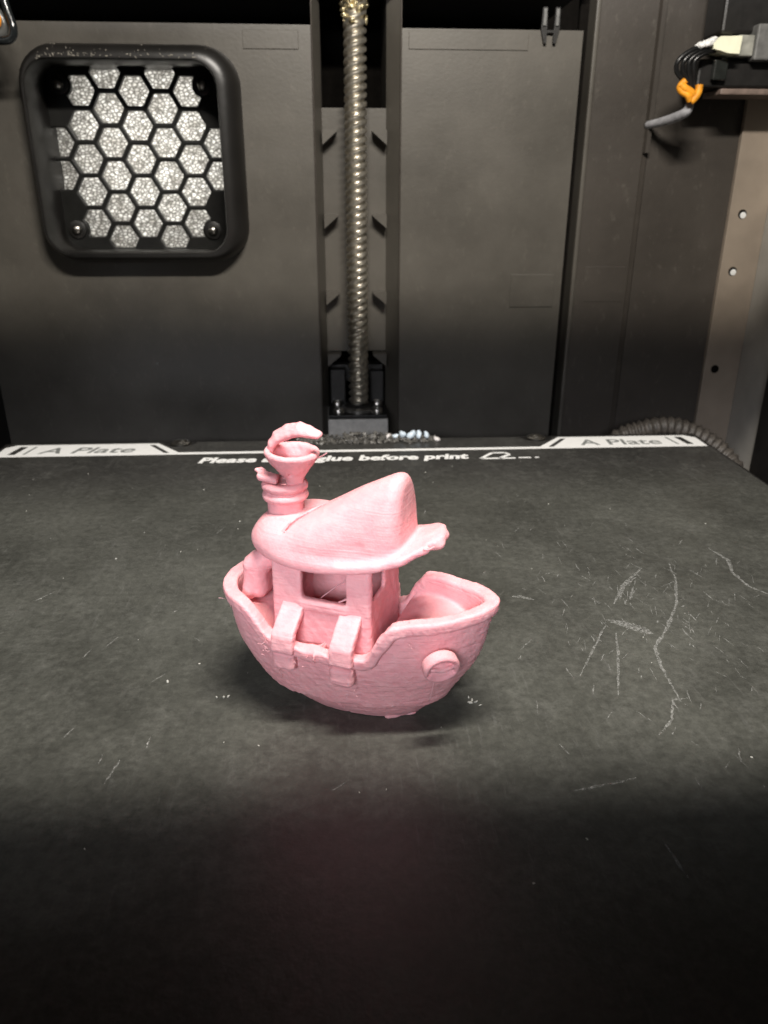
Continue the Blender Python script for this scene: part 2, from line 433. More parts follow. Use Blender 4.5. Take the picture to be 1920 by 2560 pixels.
for sg in (-1, 1):
    def bb(uc, z0, z1, y0=6.): return ((uc-3, min(sg*y0, sg*14), z0), (uc+3, max(sg*y0, sg*14), z1))
    for uc, zc in ((-8.6, 0.), (1.75, -.35)):
        SPEC.append(('strap', make_strap(uc, zc, sg), *bb(uc, 13.5, 24)))
        SPEC.append(('knob', make_knob(uc-.15, 13.7+zc*2.8, sg), *bb(uc, 9, 17.5, 8)))
    SPEC.append(('hawse_plate', make_hawse(sg), (12.5, min(sg*4, sg*13.5), 12), (22, max(sg*4, sg*13.5), 22)))
# ---------- materials ----------
def m_wall(name, col, rough, seed=0):
    m, nt, N, L, P = nodes(name)
    c = coords(nt)
    big = tex(nt, 'ShaderNodeTexNoise', 14, c, 6, Roughness=.65)
    fine = tex(nt, 'ShaderNodeTexNoise', 900, c, 3)
    f = ramp(nt, big.outputs[0], [(.25, .6), (.75, 1.4)])
    a = mixc(nt, 1., col, f, 'MULTIPLY')
    # dust flecks and scuffs
    d = tex(nt, 'ShaderNodeTexNoise', 330, coords(nt, (1, 1, .55), (0, .5, 0)), 8, Roughness=.75)
    df = ramp(nt, d.outputs[0], [(.57, 0.), (.78, .5)])
    a = mixc(nt, df, a, (.17, .155, .13))
    L.new(a, P.inputs['Base Color'])
    L.new(ramp(nt, big.outputs[0], [(.3, rough-.06), (.7, rough+.08)]), P.inputs['Roughness'])
    L.new(bump(nt, fine.outputs[0], .00007, .6), P.inputs['Normal'])
    return m
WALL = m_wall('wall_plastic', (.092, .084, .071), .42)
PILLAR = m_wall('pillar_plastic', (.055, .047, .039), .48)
BLACK = plain('black_plastic', (.014, .013, .012), .42)
VOID = plain('recess_shade', (.006, .005, .004), .9, spec=.1)  # near-black colour paints in the shade of gaps, grooves and holes
STEEL = plain('machined_steel', (.60, .56, .48), .34, .9, 700, .35, .00004)
BOLT = plain('bolt_steel', (.5, .48, .44), .3, 1.)
BLOCKM = plain('block_alloy', (.62, .60, .56), .5, .0, 500, .15)
RAILM = plain('rail_metal', (.285, .235, .185), .45, .0, 60, .15)
RAILL = plain('rail_flange', (.42, .40, .36), .42, .0, 60, .15)
GREY = plain('grey_plastic', (.16, .16, .155), .5)
WIRE = plain('black_wire', (.012, .012, .012), .28)
SHEATH = plain('grey_sheath', (.42, .42, .44), .5)
ORANGE = plain('orange_sleeve', (.90, .36, .02), .55)
PLUG = plain('plug_plastic', (.97, .97, .74), .4, 0, 300, .06)
PLUGW = plain('white_glue_and_glint', (.88, .88, .86), .5, 0, 300, .06)
HOSE = plain('hose_plastic', (.075, .065, .055), .5, 0, 800, .5)
WHITE = plain('white_print', (.95, .95, .93), .55, 0, 600, .04, 0)
GREYP = plain('grey_print', (.22, .23, .22), .55, 0, 1500, .5, 0)
CHIP = plain('pale_blue_filament', (.66, .76, .84), .35)
CRUMB = plain('dark_filament', (.10, .095, .085), .4, 0, 900, .6)
GREASE = plain('greased_brass', (.72, .62, .38), .2, .85, 500, .5, .0004)

def m_bed():
    m, nt, N, L, P = nodes('bed_coating')
    c = coords(nt)
    big = tex(nt, 'ShaderNodeTexNoise', 26, c, 8, Roughness=.68)
    mid = tex(nt, 'ShaderNodeTexNoise', 130, c, 6, Roughness=.7)
    fine = tex(nt, 'ShaderNodeTexNoise', 1500, c, 2)
    a = mixc(nt, 1., (.040, .0392, .0362), ramp(nt, big.outputs[0], [(.3, .62), (.7, 1.38)]), 'MULTIPLY')
    # the lit stretch of the bed is painted lighter, the rear band stays darker
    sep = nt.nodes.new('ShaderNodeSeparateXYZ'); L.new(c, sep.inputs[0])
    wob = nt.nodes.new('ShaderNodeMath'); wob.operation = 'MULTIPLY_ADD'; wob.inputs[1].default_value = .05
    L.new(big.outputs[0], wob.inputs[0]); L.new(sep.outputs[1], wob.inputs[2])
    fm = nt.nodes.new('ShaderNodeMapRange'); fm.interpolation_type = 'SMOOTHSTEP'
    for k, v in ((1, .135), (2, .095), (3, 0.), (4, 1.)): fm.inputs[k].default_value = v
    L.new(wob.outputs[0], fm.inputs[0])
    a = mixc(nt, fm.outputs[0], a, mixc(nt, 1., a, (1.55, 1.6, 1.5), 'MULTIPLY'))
    # short scraper strokes in two directions
    s1 = tex(nt, 'ShaderNodeTexNoise', 1., coords(nt, (900, 110, 1), (0, 0, .55)), 4, Roughness=.6)
    s2 = tex(nt, 'ShaderNodeTexNoise', 1., coords(nt, (800, 90, 1), (0, 0, .05)), 4, Roughness=.6)
    f1 = ramp(nt, s1.outputs[0], [(.60, 0.), (.78, .9)]); f2 = ramp(nt, s2.outputs[0], [(.60, 0.), (.78, .9)])
    zone = ramp(nt, tex(nt, 'ShaderNodeTexNoise', 16, c, 3).outputs[0], [(.38, 0.), (.62, 1.)])
    st = mixc(nt, 1., f1, f2, 'ADD'); st = mixc(nt, 1., st, zone, 'MULTIPLY')
    a = mixc(nt, st, a, (.10, .10, .092))
    # glue residue film
    a = mixc(nt, ramp(nt, mid.outputs[0], [(.5, 0.), (.8, .5)]), a, (.10, .10, .09))
    gr = tex(nt, 'ShaderNodeTexNoise', 520, c, 8, Roughness=.8)
    a = mixc(nt, 1., a, ramp(nt, gr.outputs[0], [(.3, .62), (.7, 1.42)]), 'MULTIPLY')
    L.new(a, P.inputs['Base Color'])
    r = mixc(nt, 1., ramp(nt, big.outputs[0], [(.3, .32), (.7, .43)]), ramp(nt, mid.outputs[0], [(.35, .0), (.75, .12)]), 'ADD')
    L.new(r, P.inputs['Roughness'])
    b = bump(nt, fine.outputs[0], .00003, .5)
    b = bump(nt, mid.outputs[0], .00020, .7, b)
    b = bump(nt, gr.outputs[0], .00006, .6, b)
    b = bump(nt, st, .00008, .5, b)
    L.new(b, P.inputs['Normal'])
    return m
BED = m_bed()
def m_scratch():
    m, nt, N, L, P = nodes('scratch_residue')
    n = tex(nt, 'ShaderNodeTexNoise', 1300, coords(nt), 6, Roughness=.8)
    P.inputs['Base Color'].default_value = (.42, .42, .40, 1); P.inputs['Roughness'].default_value = .6
    L.new(ramp(nt, n.outputs[0], [(.42, 0.), (.64, .75)]), P.inputs['Alpha'])
    return m
SCR = m_scratch()
def m_filter():
    m, nt, N, L, P = nodes('filter_foil')
    c = coords(nt, (1, 1, 1.35), (0, .5, 0))
    v = tex(nt, 'ShaderNodeTexVoronoi', 620, c); v.inputs['Randomness'].default_value = 1
    n = tex(nt, 'ShaderNodeTexNoise', 260, c, 4)
    ve = tex(nt, 'ShaderNodeTexVoronoi', 620, c); ve.feature = 'DISTANCE_TO_EDGE'
    L.new(mixc(nt, ramp(nt, ve.outputs['Distance'], [(.03, 1.), (.20, 0.)]), mixc(nt, ramp(nt, n.outputs[0], [(.35, 0.), (.7, 1.)]), (.98, .97, .92), (.45, .43, .39)), (.09, .085, .075)), P.inputs['Base Color'])
    P.inputs['Roughness'].default_value = .35; P.inputs['Metallic'].default_value = .25
    L.new(bump(nt, v.outputs['Distance'], .0010, 1.), P.inputs['Normal'])
    T = N.new('ShaderNodeBsdfTranslucent'); L.new(P.inputs['Base Color'].links[0].from_socket, T.inputs[0])
    M = N.new('ShaderNodeMixShader'); M.inputs[0].default_value = .5; L.new(P.outputs[0], M.inputs[1]); L.new(T.outputs[0], M.inputs[2])
    L.new(M.outputs[0], N['Material Output'].inputs['Surface'])
    return m
FILTER = m_filter()
def m_pink():
    m, nt, N, L, P = nodes('pink_filament')
    c = coords(nt)
    lay = tex(nt, 'ShaderNodeTexNoise', 1., coords(nt, (30, 30, 2600)), 2)
    lay2 = tex(nt, 'ShaderNodeTexNoise', 1., coords(nt, (50, 50, 1200)), 3)
    lum = tex(nt, 'ShaderNodeTexNoise', 420, c, 5, Roughness=.6)
    fuzz = tex(nt, 'ShaderNodeTexNoise', 2600, c, 2)
    a = mixc(nt, ramp(nt, lum.outputs[0], [(.35, 0.), (.7, 1.)]), (.81, .37, .40), (.85, .44, .46))
    L.new(a, P.inputs['Base Color'])
    P.inputs['Roughness'].default_value = .55; P.inputs['Specular IOR Level'].default_value = .28
    P.inputs['Subsurface Weight'].default_value = .22; P.inputs['Subsurface Radius'].default_value = (1., .42, .36); P.inputs['Subsurface Scale'].default_value = .0013
    b = bump(nt, lay.outputs[0], .00009, .7)
    b = bump(nt, lay2.outputs[0], .00006, .5, b)
    b = bump(nt, lum.outputs[0], .00028, .7, b)
    b = bump(nt, fuzz.outputs[0], .00005, .7, b)
    L.new(b, P.inputs['Normal'])
    return m
PINK = m_pink()

# ---------- the printer's back wall ----------
YW = 323.0
def build_wall():
    Y = YW
    a = MB()
    hx0, hx1, hz0, hz1 = -109.2, -39.9, 63.9, 129.4       # opening of the vent
    def sheet(x0, x1, z0, z1): a.box((x0, Y, z0), (x1, Y+6, z1))
    xs = [-240, hx0, hx1, -7.0]
    zs = [-70, hz0, hz1, 141.2]
    V = [(x, Y, z) for z in zs for x in xs]; F = []
    for j in range(3):
        for i in range(3):
            if (i, j) != (1, 1): F.append([j*4+i, j*4+i+1, j*4+i+5, j*4+i+4])
    a.add(V, F)
    a.add([(-240, Y, 141.2), (-7, Y, 141.2), (-7, Y+60, 141.2), (-240, Y+60, 141.2)], [(0, 1, 2, 3)])
    a.build('wall_panel', WALL, WALLO)
    b = MB()
    b.add([(25, Y, -70), (92.2, Y, -70), (92.2, Y, 140.6), (25, Y, 140.6), (25, Y+60, 140.6), (92.2, Y+60, 140.6), (92.2, Y+9, -70), (92.2, Y+9, 140.6)],
          [(0, 1, 2, 3), (3, 2, 5, 4), (1, 6, 7, 2)])
    b.build('wall_panel', WALL, WALLO)
    # channel behind the lead screw: sloped cheeks, back plate, gussets
    for (xa, xb) in ((-7.0, -4.4), (25.0, 20.3)):
        MB().add([(xa, Y, -70), (xb, Y+8, -70), (xb, Y+8, 160), (xa, Y, 160), (xb, Y+45, -70), (xb, Y+45, 160)], [(0, 1, 2, 3), (1, 4, 5, 2)]).build('channel_cheek', WALL, WALLO)
        d = .5 if xa < 0 else -.5
        MB().box((min(xa-d, xa+d*.2), Y-1.0, -70), (max(xa-d, xa+d*.2), Y-.01, 160), .3).build('channel_rim', PILLAR, WALLO)
    MB().box((-4.39, Y+8.1, 23), (20.29, Y+12, 115.5)).build('channel_back', WALL, WALLO)
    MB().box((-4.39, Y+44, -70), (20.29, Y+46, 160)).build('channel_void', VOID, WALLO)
    for z in (107.6, 77.6, 48.0, 22.6):
        for x0, s in ((-4.4, 1), (20.3, -1)):
            w = 5.6
            MB().prism([(x0, z), (x0+s*w, z), (x0+s*w, z-.5), (x0, z-5.2)][::s], 1, Y+2.0, Y+8.1).build('gusset', WALL, WALLO)
    # gap above the panels, its shade painted black
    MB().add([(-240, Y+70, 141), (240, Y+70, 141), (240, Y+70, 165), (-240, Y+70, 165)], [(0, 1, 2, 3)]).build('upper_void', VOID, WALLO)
    MB().box((-240, Y-2, 153.5), (92, Y+70, 156)).build('gap_shade_cap', BLACK, WALLO)  # cap added to keep the lamp's light off the gap
    # moulded faint tabs on the panels
    for (x0, z0, x1, z1) in ((-32, 133.5, -12, 139.5), (28, 134, 72, 139.8), (71, 42, 89, 55), (101, 44, 118, 58)):
        MB().box((x0, Y-.35 if x0 < 95 else Y-1.35, z0), (x1, Y+.2, z1), .15).build('moulded_tab', WALL if x0 < 95 else PILLAR, WALLO)
    # screw dots, little pegs
    for x, z in ((-75, 20),):
        MB().lathe([(.5, 0), (.5, -.4), (.2, -.5)], (x, Y, z), 1, 8).build('moulded_pip', GREY, WALLO)
WALLO = bpy.data.objects.new('back_wall', None); COL.objects.link(WALLO); WALLO['kind'] = 'structure'
build_wall()
def build_corner():
    Y = YW
    o = bpy.data.objects.new('corner_wall', None); COL.objects.link(o); o['kind'] = 'structure'
    MB().box((92.21, Y+6, -70), (95.4, Y+9, 160)).build('groove', VOID, o)
    MB().box((95.41, Y-3.2, -70), (97.2, Y+9, 170), .6).build('corner_ridge', WALL, o)
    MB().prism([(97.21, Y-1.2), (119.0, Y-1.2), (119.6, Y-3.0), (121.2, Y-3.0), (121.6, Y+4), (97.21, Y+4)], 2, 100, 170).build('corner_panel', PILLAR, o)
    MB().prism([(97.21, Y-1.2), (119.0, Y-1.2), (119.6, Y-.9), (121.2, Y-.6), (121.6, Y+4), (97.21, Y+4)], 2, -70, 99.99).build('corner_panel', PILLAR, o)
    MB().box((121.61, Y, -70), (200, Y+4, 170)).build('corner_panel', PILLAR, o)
    # black post at the right, nearer the door
    MB().box((171.0, 150, -70), (190, 295.5, 122), 1).build('side_panel', BLACK, o)
    MB().box((-150, 60, -70), (-140, YW, 190)).build('side_panel', BLACK, o)
    MB().box((200, 60, -70), (210, YW, 190)).build('side_panel', BLACK, o)
build_corner()
# unseen blockers, added to split the lamps' light into lit and shaded bands
g = bpy.data.objects.new('shade_blockers', None); COL.objects.link(g); g['kind'] = 'structure'
MB().box((-150, 168, 143), (200, 172, 172), 1).build('wall_shade_bar', BLACK, g)
MB().box((-150, -41.9, 142), (200, 78, 145), 1).build('front_shade_board', BLACK, g)
MB().box((-150, -48, 118), (200, -42, 200), 2).build('front_shade_board', BLACK, g)
MB().box((-150, -48, -45), (200, -42, 78), 2).build('low_shade_board', BLACK, g)
MB().add([(-260, -150, -45), (260, -150, -45), (260, 420, -45), (-260, 420, -45)], [(0, 1, 2, 3)]).build('chamber_floor', VOID)['kind'] = 'structure'

# ---------- exhaust vent ----------
def rrect(x0, x1, z0, z1, r, n=8):
    P = []
    for cx, cz, a0 in ((x1-r, z1-r, 0), (x0+r, z1-r, 90), (x0+r, z0+r, 180), (x1-r, z0+r, 270)):
        for i in range(n+1):
            t = math.radians(a0+90*i/n); P.append((cx+r*math.cos(t), cz+r*math.sin(t)))
    return P
def build_vent():
    O = (-73, YW, 60)
    o = empty('exhaust_vent', O, 'black square exhaust vent with honeycomb grille and rounded frame on the back wall', 'vent')
    loops = [(rrect(-110.9, -33.6, 60.4, 134.2, 13), YW-.5), (rrect(-110.6, -34.2, 60.8, 133.8, 13), YW-5.5), (rrect(-110.0, -36, 61.6, 132.6, 12), YW-8.6), (rrect(-109.0, -39, 62.9, 130.4, 10.5), YW-10),
             (rrect(-108.2, -40.8, 64.0, 128.8, 9), YW-10), (rrect(-107.8, -41.3, 64.5, 128.2, 8.5), YW-9.2), (rrect(-108.9, -40.2, 64.2, 129.2, 7), YW+15), (rrect(-108.9, -40.2, 64.2, 129.2, 7), YW+24)]
    V = []; n = len(loops[0][0])
    for P, y in loops: V += [(x, y, z) for x, z in P]
    F = [[j*n+i, j*n+(i+1) % n, (j+1)*n+(i+1) % n, (j+1)*n+i] for j in range(len(loops)-1) for i in range(n)]
    pydata('frame', V, F, FRAME, o, True, O).data.set_sharp_from_angle(angle=math.radians(50))
    # honeycomb
    h = .42
    cx = {c: -96.5+10.26*(c-1) for c in range(7)}
    cells = []
    for c, zz in {0: (103.5, 91.65), 1: (121.3, 109.45, 97.6, 85.75, 73.9), 2: (127.3, 115.4, 103.5, 91.65, 79.8, 67.9), 3: (121.3, 109.45, 97.6, 85.75, 73.9),
                  4: (127.3, 115.4, 103.5, 91.65, 79.8, 67.9), 5: (121.3, 109.45, 97.6, 85.75, 73.9), 6: (103.5, 91.65)}.items():
        cells += [(cx[c], z) for z in zz]
    SC = [(-103.5, 123.2), (-49.7, 123.4), (-104.0, 71.6), (-49.8, 71.2)]
    def f(X, Y, Z):
        d = abs(Y-(YW+16.4))-1.4
        hole = np.full(X.shape, 99., np.float32)
        for x, z in cells:
            ax, az = abs(X-x), abs(Z-z)
            hole = np.minimum(hole, np.maximum(az, ax*.866+az*.5)-5.05)
        for x, z in SC: hole = np.maximum(hole, 4.3-np.sqrt((X-x)**2+(Z-z)**2))
        hole = np.maximum(hole, 64.6-Z)
        return np.maximum(d, -hole)
    V, Q = sdf_mesh(f, (-109.5, YW+14, 63.6), (-39.6, YW+19, 129.8), h, 0)
    pydata('honeycomb', V, Q, HONEY, o, False, O)
    MB().add([(-112, YW+21.5, 60), (-36, YW+21.5, 60), (-36, YW+21.5, 132), (-112, YW+21.5, 132)], [(0, 1, 2, 3)]).build('filter', FILTER, o, off=O)
    for x, z in SC:
        MB().lathe([(3.4, 0), (3.4, -.8), (2.9, -1.0)], (x, YW+14.9, z), 1, 16).build('washer', BLACK, o, True, O, 40)
        MB().lathe([(1.9, 0), (1.8, -.9), (1.2, -1.5), (.01, -1.7)], (x, YW+13.9, z), 1, 14).build('screw', BOLT, o, True, O)
HONEY = plain('honeycomb_black', (.012, .012, .011), .38, 0, 300, .2, .00003, .3)
FRAME = plain('vent_frame_plastic', (.013, .012, .011), .36, 0, 60, .3, .00006)
build_vent()
# dust on the vent's top edge
mb = MB(); rr = random.Random(3)
for i in range(230):
    x = -103+abs(rr.gauss(0, 22)) if rr.random() < .75 else rr.uniform(-108, -44)
    if x > -42: continue
    t = rr.random()
    dz = -6*max(0, (-98-x)/10)**2
    mb.blob((x, YW-10.1+4*t*t, 129.2+4*t+dz+rr.uniform(-.3, .3)), rr.uniform(.12, .42), (1.8, .5, .6), .4, rr)
tag(mb.build('dust', plain('dust_grey', (.30, .28, .24), .9)), 'pale grey dust lying on the top edge of the vent frame', 'dust', kind='stuff')

# ---------- lead screw ----------
def build_screw():
    O = (8.3, 320, 0)
    o = empty('lead_screw', O, 'upright shiny threaded steel rod in the wall channel', 'lead screw')
    p, seg, dz = 2.9, 28, .29; z0, z1 = 1.5, 168
    zs = np.arange(z0, z1, dz); th = np.linspace(0, 2*np.pi, seg, endpoint=False)
    TH, ZZ = np.meshgrid(th, zs)
    ph = (ZZ/p-3*TH/(2*np.pi)) % 1.0
    tri = np.clip(np.abs(ph-.5)*5-.55, 0, 1)
    R = 3.2+1.0*tri
    V = np.stack([O[0]+R*np.cos(TH), O[1]+R*np.sin(TH), ZZ], -1).reshape(-1, 3)
    n = len(zs); F = [[j*seg+i, j*seg+(i+1) % seg, (j+1)*seg+(i+1) % seg, (j+1)*seg+i] for j in range(n-1) for i in range(seg)]
    pydata('threaded_rod', V, F, STEEL, o, True, O).data.set_sharp_from_angle(angle=math.radians(32))
    MB().lathe([(6.2, -1.2), (6.2, 1.2), (5.2, 2.2), (4.6, 2.2)], (8.3, 320, 1.0), 2, 28).build('collar', BLACK, o, True, O, 40)
    mb = MB(); r2 = random.Random(5)
    for i in range(60):
        a = r2.uniform(0, 6.28); z = r2.uniform(141.5, 152); mb.blob((8.3+4.1*math.cos(a), 320+4.1*math.sin(a), z), r2.uniform(.6, 1.5), (1.3, 1, .6), .3, r2)
    mb.build('grease', GREASE, o, True, O)
build_screw()
def build_block():
    O = (7.8, 318, -1)
    o = empty('bearing_block', O, 'grey metal block holding the foot of the threaded rod', 'bearing block')
    MB().box((-4.7, 309, -30), (20.2, 331, -1.2), .5).build('block', BLOCKM, o, off=O)
    MB().box((-4.4, 309.6, -1.19), (19.9, 329, .35), .3).build('cover_plate', BLACK, o, off=O)
    MB().lathe([(7.6, .36), (7.6, 1.4), (6.6, 2.0), (6.3, 2.0)], (8.3, 320, 0), 2, 28).build('flange', plain('flange_steel', (.25, .24, .22), .35, .8), o, True, O, 40)
    for x, y in ((-.2, 313.5), (15.8, 313.5), (-.6, 326), (16.4, 326)):
        MB().lathe([(2.3, .36), (2.3, 2.0), (1.9, 2.5), (1.2, 2.5), (1.1, 1.7)], (x, y, 0), 2, 14).build('bolt', BOLT, o, True, O, 40)
    MB().box((-3.6, 328, .5), (3, 340, 15.5), .6).box((13.5, 329, .5), (19.5, 340, 14.5), .6).box((-3.6, 334, 9), (19.5, 341, 16.5), .6).build('rear_bracket', plain('bracket_black', (.035, .034, .032), .45), o, off=O)
build_block()

# ---------- build plate ----------
PX = 7.0
def build_plate():
    O = (PX, 140, 0)
    o = empty('build_plate', O, 'large dark flat build plate with a white printed strip along its rear edge', 'build plate')
    x0, x1, y0, yb, yt = PX-128.5, PX+128.5, 4.0, 264.0, 277.3
    pts = [(x0, y0), (x1, y0), (x1, yt-2), (x1-2, yt), (82.6, yt)]
    for i in range(7):    # notch round the right screw
        t = math.pi*i/6; pts.append((74.4+6*math.cos(t), 276.5-5*math.sin(t)))
    pts += [(68, yt), (-52.6, yt)]
    for i in range(7):
        t = math.pi*i/6; pts.append((-59+6*math.cos(t), 276.5-5*math.sin(t)))
    pts += [(-66.6, yt), (x0+2, yt), (x0, yt-2)]
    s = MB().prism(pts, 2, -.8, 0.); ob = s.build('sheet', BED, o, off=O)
    bm = bmesh.new(); bm.from_mesh(ob.data); bmesh.ops.recalc_face_normals(bm, faces=bm.faces); bm.to_mesh(ob.data); bm.free()
    def flat(name, poly, z, m):
        V = [(x, y, z) for x, y in poly]
        ob = pydata(name, V, [list(range(len(V)))], m, o, False, O)
        if ob.data.polygons[0].normal.z < 0: ob.data.flip_normals()
        return ob
    lo = 262.6
    flat('printed_line', [(-57.5, lo), (73, lo), (73, lo+2.4), (-57.5, lo+2.4)], .02, WHITE)
    flat('printed_banner', [(x0+.6, lo), (-57.52, lo), (-57.52, lo+2.4), (-66.8, 276.2), (x0+4, 276.2), (x0+.6, 273)], .02, WHITE)
    flat('printed_banner', [(73.02, lo), (x1-.6, lo), (x1-.6, 273), (x1-4, 276.2), (82.6, 276.2), (73.02, lo+2.4)], .02, WHITE)
    def slash(x, w, y0, y1, dx, m=BED):
        flat('printed_slash', [(x, y0), (x+w, y0), (x+w+dx, y1), (x+dx, y1)], .035, m)
    slash(-62.5, 1.9, 264.6, 274.3, -7.2); slash(76.0, 1.9, 264.6, 274.3, 7.2)
    slash(x0+4.2, 2.6, 265.2, 274.2, 1.6); slash(x0+9.4, .9, 265.2, 274.2, 1.6, GREYP)
    slash(x1-7.2, 2.6, 265.2, 274.2, -1.4); slash(x1-11, .9, 265.2, 274.2, -1.4, GREYP)
    def text(body, x, y, size, width, m, shear=.2, bold=0., z=.04):
        cu = bpy.data.curves.new('lettering', 'FONT'); cu.body = body; cu.size = size*MM; cu.shear = shear; cu.offset = bold*MM; cu.resolution_u = 3
        t = bpy.data.objects.new('tmp', cu); COL.objects.link(t); dg = bpy.context.evaluated_depsgraph_get(); dg.update()
        me = bpy.data.meshes.new_from_object(t.evaluated_get(dg)); bpy.data.objects.remove(t)
        xs = [v.co.x for v in me.vertices]; k = width*MM/(max(xs)-min(xs)); mx = min(xs)
        for v in me.vertices: v.co = Vector(((v.co.x-mx)*k+(x-O[0])*MM, v.co.y+(y-O[1])*MM, z*MM))
        me.name = 'lettering'; return link('lettering', me, m, o)
    text('Please apply glue before print', -48.8, 253.0, 7.6, 94.0, WHITE, .18, .34)
    text('A Plate', -107.5, 266.0, 9.2, 34, GREYP, .25, .14)
    text('A Plate', 88.5, 266.0, 9.2, 31, GREYP, .05, .14)
    # glue-stick pictogram: slanted outline, a dash and a dot
    def icon():
        import itertools
        a = MB()
        def seg(p, q, w):
            p, q = Vector(p), Vector(q); d = (q-p).normalized(); n = Vector((-d.y, d.x))*w/2
            a.add([(*(p+n), .04), (*(p-n), .04), (*(q-n), .04), (*(q+n), .04)], [(0, 1, 2, 3)])
        P = [(49.0, 252.6), (54.0, 258.6), (58.6, 258.6), (60.0, 256.6), (55.5, 252.6)]
        for i in range(len(P)-1): seg(P[i], P[i+1], 1.3)
        seg((49, 252.6), (61.2, 252.6), 1.3); seg((62.4, 252.9), (66.8, 252.9), 1.1); seg((68.2, 252.9), (69.6, 252.9), 1.1)
        return a.build('pictogram', WHITE, o, off=O)
    icon()
    # scratches: ragged ribbons of residue lying on the coating
    rr = random.Random(11)
    def scratch(P, w, n=10):
        a = MB(); Q = []
        for i in range(len(P)-1):
            for k in range(n):
                t = k/n; Q.append(Vector((P[i][0]+(P[i+1][0]-P[i][0])*t+rr.uniform(-.12, .12), P[i][1]+(P[i+1][1]-P[i][1])*t+rr.uniform(-.12, .12))))
        Q.append(Vector(P[-1]))
        V = []
        for i, q in enumerate(Q):
            d = (Q[min(i+1, len(Q)-1)]-Q[max(i-1, 0)]).normalized(); ww = w*(.45+.75*rr.random())*min(1, .3+3*min(i, len(Q)-1-i)/len(Q))
            V += [(q.x-d.y*ww/2, q.y+d.x*ww/2, .03), (q.x+d.y*ww/2, q.y-d.x*ww/2, .03)]
        a.add(V, [(2*i, 2*i+1, 2*i+3, 2*i+2) for i in range(len(Q)-1)])
        ob = a.build('scratch', SCR, o, off=O)
        if ob.data.polygons[0].normal.z < 0: ob.data.flip_normals()
    scratch([(81.8, 168.8), (79.9, 159.8), (75.2, 148.4), (69, 138.4), (63.4, 130.9), (62, 123.8), (61.3, 113.5)], .75)
    scratch([(57.1, 142.4), (60.4, 140.5), (63.1, 138.4), (64.9, 136.2)], 2.6, 14)
    scratch([(38.8, 154), (41, 153.6), (43.5, 152)], 1.1)
    scratch([(56.5, 140.7), (51.8, 133), (45.2, 122)], .5); scratch([(57.5, 137.4), (54.9, 128.4), (50.4, 115.4)], .5)
    scratch([(74.1, 166.5), (66.7, 158.5), (61.1, 149.2)], .9); scratch([(71, 162), (66, 157), (63, 151)], .6); scratch([(68.5, 157), (65.5, 151)], .7)
    scratch([(95.7, 177), (97.6, 169.7), (95.4, 163.2), (95.7, 155.9), (98.4, 151.8)], .9)
    scratch([(34.9, 91.8), (41.6, 93), (45.9, 94.1)], .5); scratch([(45.1, 80.7), (46.1, 74.4)], .5)
    scratch([(-37, 102.9), (-38.1, 97.5)], .4); scratch([(53.5, 104), (57.5, 108), (60, 113.6), (63, 114)], .5)
    for i in range(190):
        x, y = rr.gauss(66, 15), rr.gauss(142, 22)
        an = rr.choice((1.5, 1.75, 1.2, 1.0, 2.0))+rr.gauss(0, .12); L_ = rr.uniform(1.2, 4.5)
        scratch([(x, y), (x+L_*math.cos(an), y+L_*math.sin(an))], rr.uniform(.1, .3), 4)
    for i in range(45):
        x, y = rr.uniform(-75, 105), rr.uniform(84, 215)
        if (x-2)**2/900+(y-120)**2/500 < 1: continue
        L_ = rr.uniform(1.2, 5.5); an = rr.choice((.9, 1.1, 1.3, 1.6, .7))+rr.gauss(0, .15)
        if rr.random() < .12: an += 1.4
        scratch([(x, y), (x+L_*math.cos(an), y+L_*math.sin(an))], rr.uniform(.12, .38), 5)
build_plate()
MB().box((PX-131, 2, -9), (PX+131, 281.5, -.85), .6).build('heated_bed', BLACK)
tag(bpy.data.objects['heated_bed'], 'black heated bed slab carrying the build plate from below', 'heated bed')
for i, (x, lb) in enumerate(((-59, 'small ringed screw beside the left white banner'), (74.4, 'small ringed screw beside the right white banner'))):
    o = empty('bed_screw', (x, 276.6, -.8), lb, 'screw', 0, 'screws along the rear edge of the build plate')
    MB().lathe([(3.6, 0), (3.6, .9), (3.1, 1.3), (2.4, 1.3), (2.3, .7)], (0, 0, 0), 2, 20, False).build('washer', BOLT, o, True, sharp=40)
    MB().lathe([(2.2, .1), (2.2, .9), (1.6, 1.6), (.4, 1.9)], (0, 0, 0), 2, 16).build('head', BOLT, o, True, sharp=40)
# crumbs at the rear edge
rr = random.Random(21); mb = MB()
for i in range(330):
    x = rr.uniform(-16, 36); y = rr.uniform(271.5, 279); h = 2.6*math.exp(-((x-6)/16)**2)*max(0, 1-abs(y-277)/6)
    mb.blob((x, y, rr.uniform(.2, .4+h)), rr.uniform(.35, 1.15), (1.3, .8, .7), .35, rr)
tag(mb.build('filament_debris', CRUMB), 'heap of dark filament crumbs at the rear edge before the grey block', 'debris', kind='stuff')
chips = [((20.6, 275.5, 1.6), 1.5, 'pale blue filament chip at the left end of the pale row'), ((23.4, 275.4, 2.2), 1.8, 'tall pale blue filament chip, second in the pale row'), ((26.6, 275.6, 2.0), 2.2, 'widest pale blue filament chip amid the pale row'),
         ((29.6, 275.4, 2.1), 1.7, 'pale blue filament chip right of the widest one'), ((32.4, 275.5, 1.9), 1.6, 'pale blue filament chip at the right end of the pale row'), ((36.0, 273.6, .9), 1.4, 'white filament chip lying alone right of the crumb heap'), ((18.0, 275.6, 1.5), 1.4, 'pinkish grey filament chip beside the grey block')]
